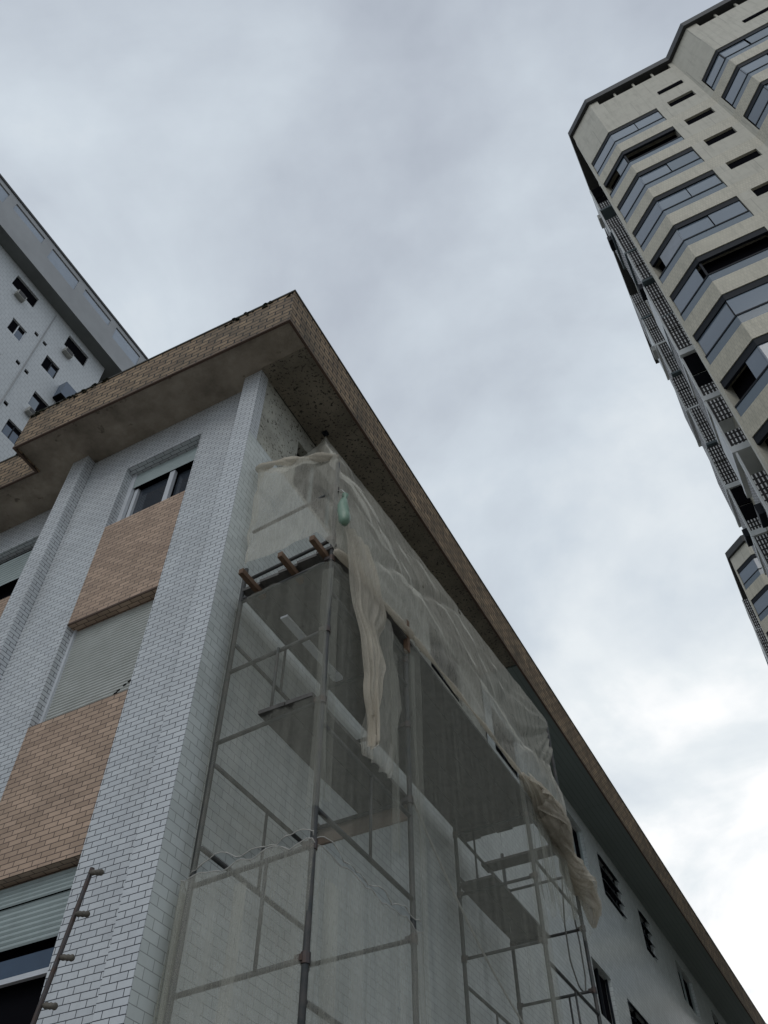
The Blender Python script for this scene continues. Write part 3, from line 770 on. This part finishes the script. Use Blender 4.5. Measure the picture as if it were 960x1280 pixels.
def beige_tower(ox, oy, roof, wt, nfl, label, opens):
    T = thing('apartment_tower', (ox+16,oy+20,0), label, 'tower')
    def o(p): return (p[0]+ox, p[1]+oy)
    face = [(6.75,12.73),(8.08,11.64),(12.50,11.68),(13.60,10.52),(18.3,10.52),(19.4,11.68),(23.9,11.68),(25.2,12.73)]
    side_r = [(25.2,28.4)]
    side_l = [(7.05,28.4),(7.05,24.),(6.45,24.),(6.45,21.7),(7.05,21.7),(7.05,16.6),(6.40,16.6),(6.40,14.6),(7.15,14.6),(7.15,13.0),(6.75,13.0)]
    full = [o(p) for p in face+side_r+[(7.05,28.4),(7.05,16.6),(7.15,14.6),(7.15,13.0),(6.75,13.0)]]
    core = [o(p) for p in [(7.12,12.98),(8.25,12.06),(12.62,12.10),(13.72,10.94),(18.18,10.94),(19.28,12.10),(23.8,12.10),(24.9,12.98),(24.9,28.2),(7.35,28.2),(7.35,13.0)]]
    core2 = [o(p) for p in [(7.2,12.9),(8.25,12.06),(12.62,12.10),(13.72,10.94),(18.18,10.94),(19.28,12.10),(23.8,12.10),(24.9,12.98),(24.9,28.2),(7.35,28.2),(7.35,13.0)]]
    body = MB(); dark = MB(); bands = MB()
    body.prism(full, wt, roof-1.35)
    body.prism(full, roof-1.349, roof-1.30)
    dark.prism(core2, roof-1.299, roof-.601)
    for k, pl in enumerate(([face[0],face[1],(8.5,11.644)],[(12.3,11.678),face[2],face[3],(14.1,10.52)],[(17.6,10.52),face[4],face[5],(20.,11.68)],[(23.4,11.68),face[6],face[7]])):
        q = MB(); seg_strip(q, [o(p) for p in pl], 0, .3, roof-1.299, roof-.61); q.build('crown_pier', M['beige_wall'], T)
    for x, y in ((9.4,11.7),(10.4,11.7),(11.4,11.7),(15.,10.56),(16.,10.56),(17.,10.56)):
        q = MB(); q.box(ox+x-.05,ox+x+.05,oy+y,oy+y+.1,roof-1.299,roof-.61); q.build('slot_post', M['beige_wall'], T)
    cp = MB()
    outl = [(6.60,12.64),(8.00,11.46),(12.42,11.50),(13.52,10.34),(18.38,10.34),(19.48,11.50),(23.95,11.50),(25.35,12.64),(25.35,28.5),(6.60,28.5)]
    cp.prism([o(p) for p in outl], roof-.60, roof); cp.build('coping', M['tower_coping'], T)
    for x0, x1, y in ((10.97,12.17,11.64),(15.4,17.0,10.5)):
        q = MB(); q.box(ox+x0,ox+x1,oy+y-.004,oy+y+.3,wt+1.42,wt+1.82); q.build('slot_window', M['black'], T)
    for k in range(nfl):
        top = wt-3*k; bot = top-2.0
        if bot < 1: break
        bands.prism(full, top-3+.001 if top-3 > 0 else 0, bot)       # tiled spandrel
        body.prism([o(p) for p in [(10.46,11.66),(10.97,11.665),(10.97,12.9),(10.46,12.9)]], bot+.001, top-.001)
        body.prism([o(p) for p in [(12.17,11.677),(12.50,11.68),(12.68,11.49),(12.95,12.9),(12.17,12.9)]], bot+.001, top-.001)
        body.prism([o(p) for p in [(10.972,11.667),(12.168,11.675),(12.168,12.9),(10.972,12.9)]], bot+.001, top-.78)
        body.prism([o(p) for p in [(19.2,11.47),(19.4,11.68),(21.4,11.68),(21.4,12.9),(19.0,12.9)]], bot+.001, top-.001)
        body.prism([o(p) for p in [(25.0,12.57),(25.2,12.73),(25.2,28.4),(25.0,28.4)]], bot+.001, top-.001)
        body.prism([o(p) for p in [(6.75,12.73),(6.83,12.66),(7.15,13.0),(6.75,13.0)]], bot+.001, top-.001)
        body.prism([o(p) for p in [(7.15,13.0),(7.3,13.0),(7.3,28.3),(7.05,28.3),(7.05,16.6),(7.15,14.62)]], bot+.001, top-.001)
        q = MB(); q.box(ox+10.975,ox+12.165,oy+11.78,oy+11.82,top-.78,top-.002); q.build('bathroom_window', M['black'], T)
        gl = dict(opens.get(k, {}))
        left = [o((6.84,12.655)),o(face[1]),o((10.44,11.66))]
        midb = [o((12.70,11.47)),o(face[3]),o(face[4]),o((19.2,11.47))]
        rightb = [o((21.42,11.68)),o(face[6]),o((25.0,12.57))]
        for pl in (left, midb, rightb):
            fr = MB()
            seg_strip(fr, pl, .02, .08, bot+.52, bot+.60); seg_strip(fr, pl, .03, .10, top-.36, top-.003)  # upper strip is black to stand for the shadowed gap above the glass
            for p in pl[1:-1]: fr.box(p[0]-.02,p[0]+.05,p[1]+.09,p[1]+.16,bot,top-.05)
            win = fr.build('balcony_window', M['frame_gap_dark'], T)
            lo = MB(); seg_strip(lo, pl, .04, .02, bot+.002, bot+.52); lo.build('guard_glass', M['tower_glass_low'], win)
            segs = [pl]
            if pl is left:
                c0, c1, r1 = left
                a0, a1 = gl.get('chamfer', (0,1)); b0, b1 = gl.get('front', (0,1))
                if a1 == 1 and a0 < 1 and b0 == 0 and b1 > 0: segs = [[lerp2(c0,c1,a0),c1,lerp2(c1,r1,b1)]]
                else:
                    segs = []
                    if a1 > a0: segs.append([lerp2(c0,c1,a0),lerp2(c0,c1,a1)])
                    if b1 > b0: segs.append([lerp2(c1,r1,b0),lerp2(c1,r1,b1)])
            sub = []
            for sg in segs:
                for p0_, p1_ in zip(sg, sg[1:]):
                    nn = max(1, int(round(math.dist(p0_, p1_)/1.25)))
                    for e in range(nn): sub.append([lerp2(p0_,p1_,e/nn+.008),lerp2(p0_,p1_,(e+1)/nn-.008)])
            for sg in sub:
                up = MB(); seg_strip(up, sg, .06+random.choice((0,0,.025)), .02, bot+.60, top-.362); up.build('glass', M[random.choice(('tower_glass',)*5+('tower_glass_b','tower_glass_c'))], win)
    bands.build('spandrel', M['beige_tile'], T)
    body.build('wall', M['beige_wall'], T)
    dark.prism(core, 0.5, wt-.01)
    dark.build('interior', M['black'], T)  # solid black core, so the open balconies look unlit inside
    # service side: stacks of lattice block screens between white slabs
    for (xa, xb, yf, zb, depth) in ((6.42,7.13,14.58,26.4,2.0),(6.45,7.03,21.68,29.7,2.3)):
        sl = MB()
        n0 = -int((zb-1)/3); n1 = int((roof-5.5-zb)/3)
        for j in range(n0, n1+1):
            z = zb+3*j+(wt-45.68)
            if z < .5: continue
            up_ = z > 31+(wt-45.68)
            xa0, yf0 = xa, yf
            xa = xa+random.choice((-.08,0,0,.04,.08)); yf = yf+random.choice((-.12,0,0,.08,.16))
            th = random.uniform(.26,.34) if not up_ else .16
            q = MB(); q.box(ox+xa-.02, ox+xb, oy+yf-.05, oy+yf+depth, z+.42-th, z+.42); q.build('service_slab', M['teal_slab'] if up_ and random.random() < .7 else M['tower_white'], T)
            sl.box(ox+xa-.015, ox+xa+.05, oy+yf-.04, oy+yf+.15, z+.421, z+3-.001+.42-th)
            kind_ = random.random()
            x_ = ox+xa+.06
            lev = [z+.43, z+1.15+random.uniform(-.1,.1), z+1.95+random.uniform(-.1,.1), z+3.41-th]
            for e, (la, lb) in enumerate(zip(lev, lev[1:])):
                if random.random() < .05: continue
                q = MB(); q.box(x_,ox+xb,oy+yf-.03+.03*(e%2),oy+yf+.02+.03*(e%2),la,lb-.05)
                q.build('lattice_screen' if kind_ > .16 or e == 0 else 'service_opening', M['lattice'] if (kind_ > .16 or e == 0) else M['black'], T)
            q = MB(); q.box(ox+xa+.0,ox+xa+.04,oy+yf+.2,oy+yf+depth-.1,z+.43,z+3.41-th-(.5 if random.random() < .4 else 0)); q.build('lattice_screen' , M['lattice'], T) if random.random() < .5 else q.build('side_panel', M['tower_white'], T)
            if random.random() < .3:
                q = MB(); q.box(ox+xa-.20,ox+xa-.001,oy+yf+.5,oy+yf+1.1,z+.75,z+1.2); q.build('condenser_box', M['frame_gap_dark'] if random.random() < .6 else M['ac'], T)
            xa, yf = xa0, yf0
        sl.build('service_pier', M['tower_white'], T)
    return T
beige_tower(0,0,51.2,45.68,14,'tall beige tower with wraparound balcony glazing at the upper right of the picture',
    {1:{'chamfer':(.55,.92),'front':(0,0)},4:{'chamfer':(.28,1)},5:{'chamfer':(.0,.85),'front':(0,0)},6:{'front':(0,.72)},7:{'chamfer':(.62,1)},8:{'chamfer':(0,0),'front':(.4,1)},10:{'chamfer':(0,0)}})
beige_tower(-.33,31.76,48.1,46.2,14,'second beige tower behind the first, only its corner showing past the service side', {})

# ------------------------------------------------------------------ white tower at the left
W = thing('white_tower', (-29,0,0), 'tall white tiled tower with an overhanging grey roof terrace at the left edge', 'tower')
XP, XW = -21.85, -22.65
def fy(y): return -4.36+(y+4.36)*1.34
def fz(z): return 1.6+(z-1.6)*1.34
wins = [(1.66,2.87,34.1,34.87),(4.74,5.97,34.08,34.9),(2.47,3.22,31.74,32.56),(4.36,5.1,31.76,32.6),(4.69,5.95,29.4,30.3),(4.38,5.1,27.1,27.95),(-.8,.4,34.1,34.87),(.2,.95,31.74,32.56),
        (1.66,2.87,29.4,30.25),(2.47,3.22,27.1,27.95),(-2.2,-1.4,31.74,32.56),(4.69,5.95,24.8,25.6),(1.66,2.87,24.8,25.6),(6.2,6.6,29.4,30.3)]
ops = [(fy(a),fy(b_),fz(c),fz(d)) for a, b_, c, d in wins]
tiny = [(3.56,33.0),(4.04,33.0),(3.56,30.72),(4.02,30.72),(3.56,28.42),(4.0,28.42),(1.4,30.7),(1.0,33.0),(4.0,26.1),(3.56,26.1)]
top_ = [(fy(y)-.13,fy(y)+.13,fz(z)-.14,fz(z)+.14) for y, z in tiny]
w = MB(); sheet(w, 'x', XW, -22., 10.7, 0, 46.8, ops+top_, .12)
w.quad((XW,10.7,0),(XW-3,10.7,0),(XW-3,10.7,46.8),(XW,10.7,46.8))
w.build('wall', M['pinstripe'], W)
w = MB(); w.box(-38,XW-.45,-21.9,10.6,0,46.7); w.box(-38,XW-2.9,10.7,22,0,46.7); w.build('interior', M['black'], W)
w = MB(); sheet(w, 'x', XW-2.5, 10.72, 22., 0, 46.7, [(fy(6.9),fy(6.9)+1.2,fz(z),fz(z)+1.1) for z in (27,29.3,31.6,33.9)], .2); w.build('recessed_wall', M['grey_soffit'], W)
for i, (a, b_, lo, hi) in enumerate(ops):
    q = MB(); q.box(XW-.16,XW-.12,a,b_,lo,hi); win = q.build('window', M['black'], W)
    if (b_-a) < 1.3:
        q = MB(); q.box(XW-.11,XW-.07,a,a+.06,lo,hi); q.box(XW-.11,XW-.07,b_-.06,b_,lo,hi); q.box(XW-.11,XW-.07,(a+b_)/2-.03,(a+b_)/2+.03,lo,hi); q.box(XW-.11,XW-.07,a,b_,lo,lo+.07)
        q.build('frame', M['frame_gap_dark'] if i != 2 else M['paint'], win)
        q = MB(); q.box(XW-.10,XW-.09,(a+b_)/2 if i != 5 else a+.05,b_-.06,lo+.07,hi-.35); q.build('pane', M['glass_blue'], win)
    elif i == 4:
        q = MB(); q.box(XW-.12,XW-.10,a+.02,a+.55,lo+.03,hi-.35); q.build('pane', M['tower_glass'], win)
for a, b_, lo, hi in top_:
    q = MB(); q.box(XW-.12,XW-.08,a,b_,lo,hi); q.build('vent_window', M['black'], W)
# glazed blue enclosure
q = MB(); a, b_ = fy(5.42), fy(6.3); lo, hi = fz(30.9), fz(31.75)
q.box(XW+.002,XW+.55,a,b_,lo,hi); q.box(XW+.002,XW+.3,b_+.002,b_+.9,lo+.1,hi-.5); q.build('glazed_box', M['glass_blue'], W)
q = MB(); q.box(XW+.003,XW+.56,a-.01,b_+.01,lo-.12,lo-.002); q.build('glazed_box_floor', M['black'], W)
q = MB(); q.tube([(XW+.03,fy(3.82),5),(XW+.03,fy(3.82),46.5)],.035,6); q.build('downpipe', M['grey_panel'], W)
# overhanging roof terrace
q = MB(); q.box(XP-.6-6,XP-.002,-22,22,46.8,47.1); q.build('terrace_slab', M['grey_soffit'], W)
def gy(y): return -4.36+(y+4.36)*1.3
pops = []
for y0, y1, z0 in ((-2.3,-.55,48.5),(-.12,1.62,49.0),(2.13,3.87,48.5),(4.3,6.09,49.0),(6.49,8.25,48.5),(8.65,10.4,49.0),(-4.6,-2.75,49.0)):
    pops.append((gy(y0),gy(y1),z0,49.72))
q = MB(); sheet(q, 'x', XP, -22., 22., 46.8, 50.1, pops, .22); sheet(q, 'x', XP-.22, -22., 22., 46.8, 50.1, pops, 0.); q.build('parapet', M['grey_panel'], W)
q = MB(); q.box(XP-.26,XP+.06,-22,22,50.1,50.28); q.build('parapet_coping', M['tower_coping'], W)
for i, (a, b_, lo, hi) in enumerate(pops):
    q = MB(); m_ = (a+b_)/2
    q.box(XP-.14,XP-.08,m_-.04,m_+.04,lo,hi)
    q.box(XP-.14,XP-.08,a,b_,hi-.09,hi)
    if lo < 48.7:
        n = 13
        for k in range(n): 
            y = a+(b_-a)*(k+.5)/n; q.box(XP-.125,XP-.095,y-.016,y+.016,lo,hi-.09)
    q.build('railing', M['grey_panel'], W)
    q = MB(); q.box(XP-.06,XP-.05,a,b_,lo,hi-.1); q.build('terrace_pane', M['terrace_glass'], W)
def aircon(loc, label):
    A = thing('air_conditioner', loc, label, 'air conditioner', 'air conditioners on the white tower')
    x, y, z = loc
    q = MB(); q.box(x,x+.28,y-.30,y+.30,z,z+.36); bo = q.build('case', M['ac'], A)
    bv = bo.modifiers.new('bevel','BEVEL'); bv.width = .03; bv.segments = 2
    q = MB(); q.box(x+.28,x+.29,y-.24,y+.24,z+.05,z+.31); q.build('grille', M['ac_grille'], A)
aircon((XW+.005,fy(2.18),fz(33.66)), 'pale air conditioner under the upper dark window of the white tower')
aircon((XW+.005,fy(5.02),fz(33.55)), 'dark air conditioner box below the dark window nearest the roof corner of the white tower')
aircon((XW+.005,fy(4.95),fz(28.85)), 'air conditioner just above the brick eave on the white tower')

# ------------------------------------------------------------------ sky, sun, camera
SUN_EL, SUN_ROT = math.radians(40), math.radians(165)
wld = bpy.data.worlds.new('World'); sc.world = wld; wld.use_nodes = True
nt = wld.node_tree; nt.nodes.clear()
out = nd(nt, 'ShaderNodeOutputWorld')
sky = nd(nt, 'ShaderNodeTexSky', sky_type='NISHITA'); sky.sun_disc = False
sky.sun_elevation = SUN_EL; sky.sun_rotation = SUN_ROT
bg1 = nd(nt, 'ShaderNodeBackground'); bg1.inputs[1].default_value = .06
nt.links.new(sky.outputs[0], bg1.inputs[0])
gen = nd(nt, 'ShaderNodeTexCoord').outputs['Generated']
sp = nd(nt, 'ShaderNodeSeparateXYZ'); nt.links.new(gen, sp.inputs[0])
zc = math_(nt, 'ADD', math_(nt, 'MAXIMUM', sp.outputs[2], 0.), .22)
cb = nd(nt, 'ShaderNodeCombineXYZ')
nt.links.new(math_(nt, 'DIVIDE', sp.outputs[0], zc), cb.inputs[0]); nt.links.new(math_(nt, 'DIVIDE', sp.outputs[1], zc), cb.inputs[1])
cl = nd(nt, 'ShaderNodeTexNoise'); cl.inputs['Scale'].default_value = 2.1; cl.inputs['Detail'].default_value = 7; cl.inputs['Roughness'].default_value = .52; cl.inputs['Distortion'].default_value = .5
nt.links.new(cb.outputs[0], cl.inputs['Vector'])
# thinner, brighter cloud low in the far right, thicker overhead
dt = nd(nt, 'ShaderNodeVectorMath', operation='DOT_PRODUCT'); nt.links.new(gen, dt.inputs[0])
dt.inputs[1].default_value = Vector((.02,.96,.28)).normalized()
lift = ramp(nt, dt.outputs['Value'], [(.35, 0.), (.70, .14), (.90, .34), (.97, .62), (1., .8)])
cl2 = noise_(nt, cb.outputs[0], 6.5, 5, .55)
fac = math_(nt, 'ADD', math_(nt, 'ADD', math_(nt, 'MULTIPLY', math_(nt, 'SUBTRACT', cl.outputs['Fac'], .5), 1.35), math_(nt, 'MULTIPLY', math_(nt, 'SUBTRACT', cl2, .5), .42)), math_(nt, 'MULTIPLY', lift, 1.))
colr = ramp(nt, math_(nt, 'ADD', fac, .34, True), [(0., (.36,.40,.47)), (.28, (.50,.55,.625)), (.58, (.66,.73,.80)), (.85, (.88,.93,.96)), (1., (1.12,1.12,1.12))])
bg2 = nd(nt, 'ShaderNodeBackground'); bg2.inputs[1].default_value = 1.0
nt.links.new(colr, bg2.inputs[0])
mx = nd(nt, 'ShaderNodeMixShader'); mx.inputs[0].default_value = .93
nt.links.new(bg1.outputs[0], mx.inputs[1]); nt.links.new(bg2.outputs[0], mx.inputs[2]); nt.links.new(mx.outputs[0], out.inputs[0])

sl = bpy.data.lights.new('sun', 'SUN'); sl.energy = .5; sl.angle = math.radians(30); sl.color = (1.,.97,.93)
so = bpy.data.objects.new('sun', sl); COL.objects.link(so)
# Nishita rotation: 0 = +Y, clockwise seen from above
sd = Vector((math.sin(SUN_ROT)*math.cos(SUN_EL), math.cos(SUN_ROT)*math.cos(SUN_EL), math.sin(SUN_EL)))
so.rotation_euler = sd.to_track_quat('Z','Y').to_euler()

pitch, yaw, roll = .885009584, -.488316144, -.00423526
fw = Vector((math.sin(yaw)*math.cos(pitch), math.cos(yaw)*math.cos(pitch), math.sin(pitch)))
rt = Vector((math.cos(yaw), -math.sin(yaw), 0)); up = rt.cross(fw)
r2 = rt*math.cos(roll)+up*math.sin(roll); u2 = -rt*math.sin(roll)+up*math.cos(roll)
cam = bpy.data.cameras.new('camera'); co_ = bpy.data.objects.new('camera', cam); COL.objects.link(co_)
mt = Matrix((r2, u2, -fw)).transposed().to_4x4(); mt.translation = (4.146,-4.36,1.6)
co_.matrix_world = mt
cam.sensor_fit = 'VERTICAL'; cam.sensor_height = 36; cam.lens = 36*1077.56/1280
cam.clip_start = .05; cam.clip_end = 3000
sc.camera = co_
sc.view_settings.view_transform = 'Standard'; sc.view_settings.look = 'None'
sc.view_settings.exposure = 0; sc.view_settings.gamma = 1
sc.cycles.transparent_max_bounces = 24
sc.cycles.max_bounces = 8
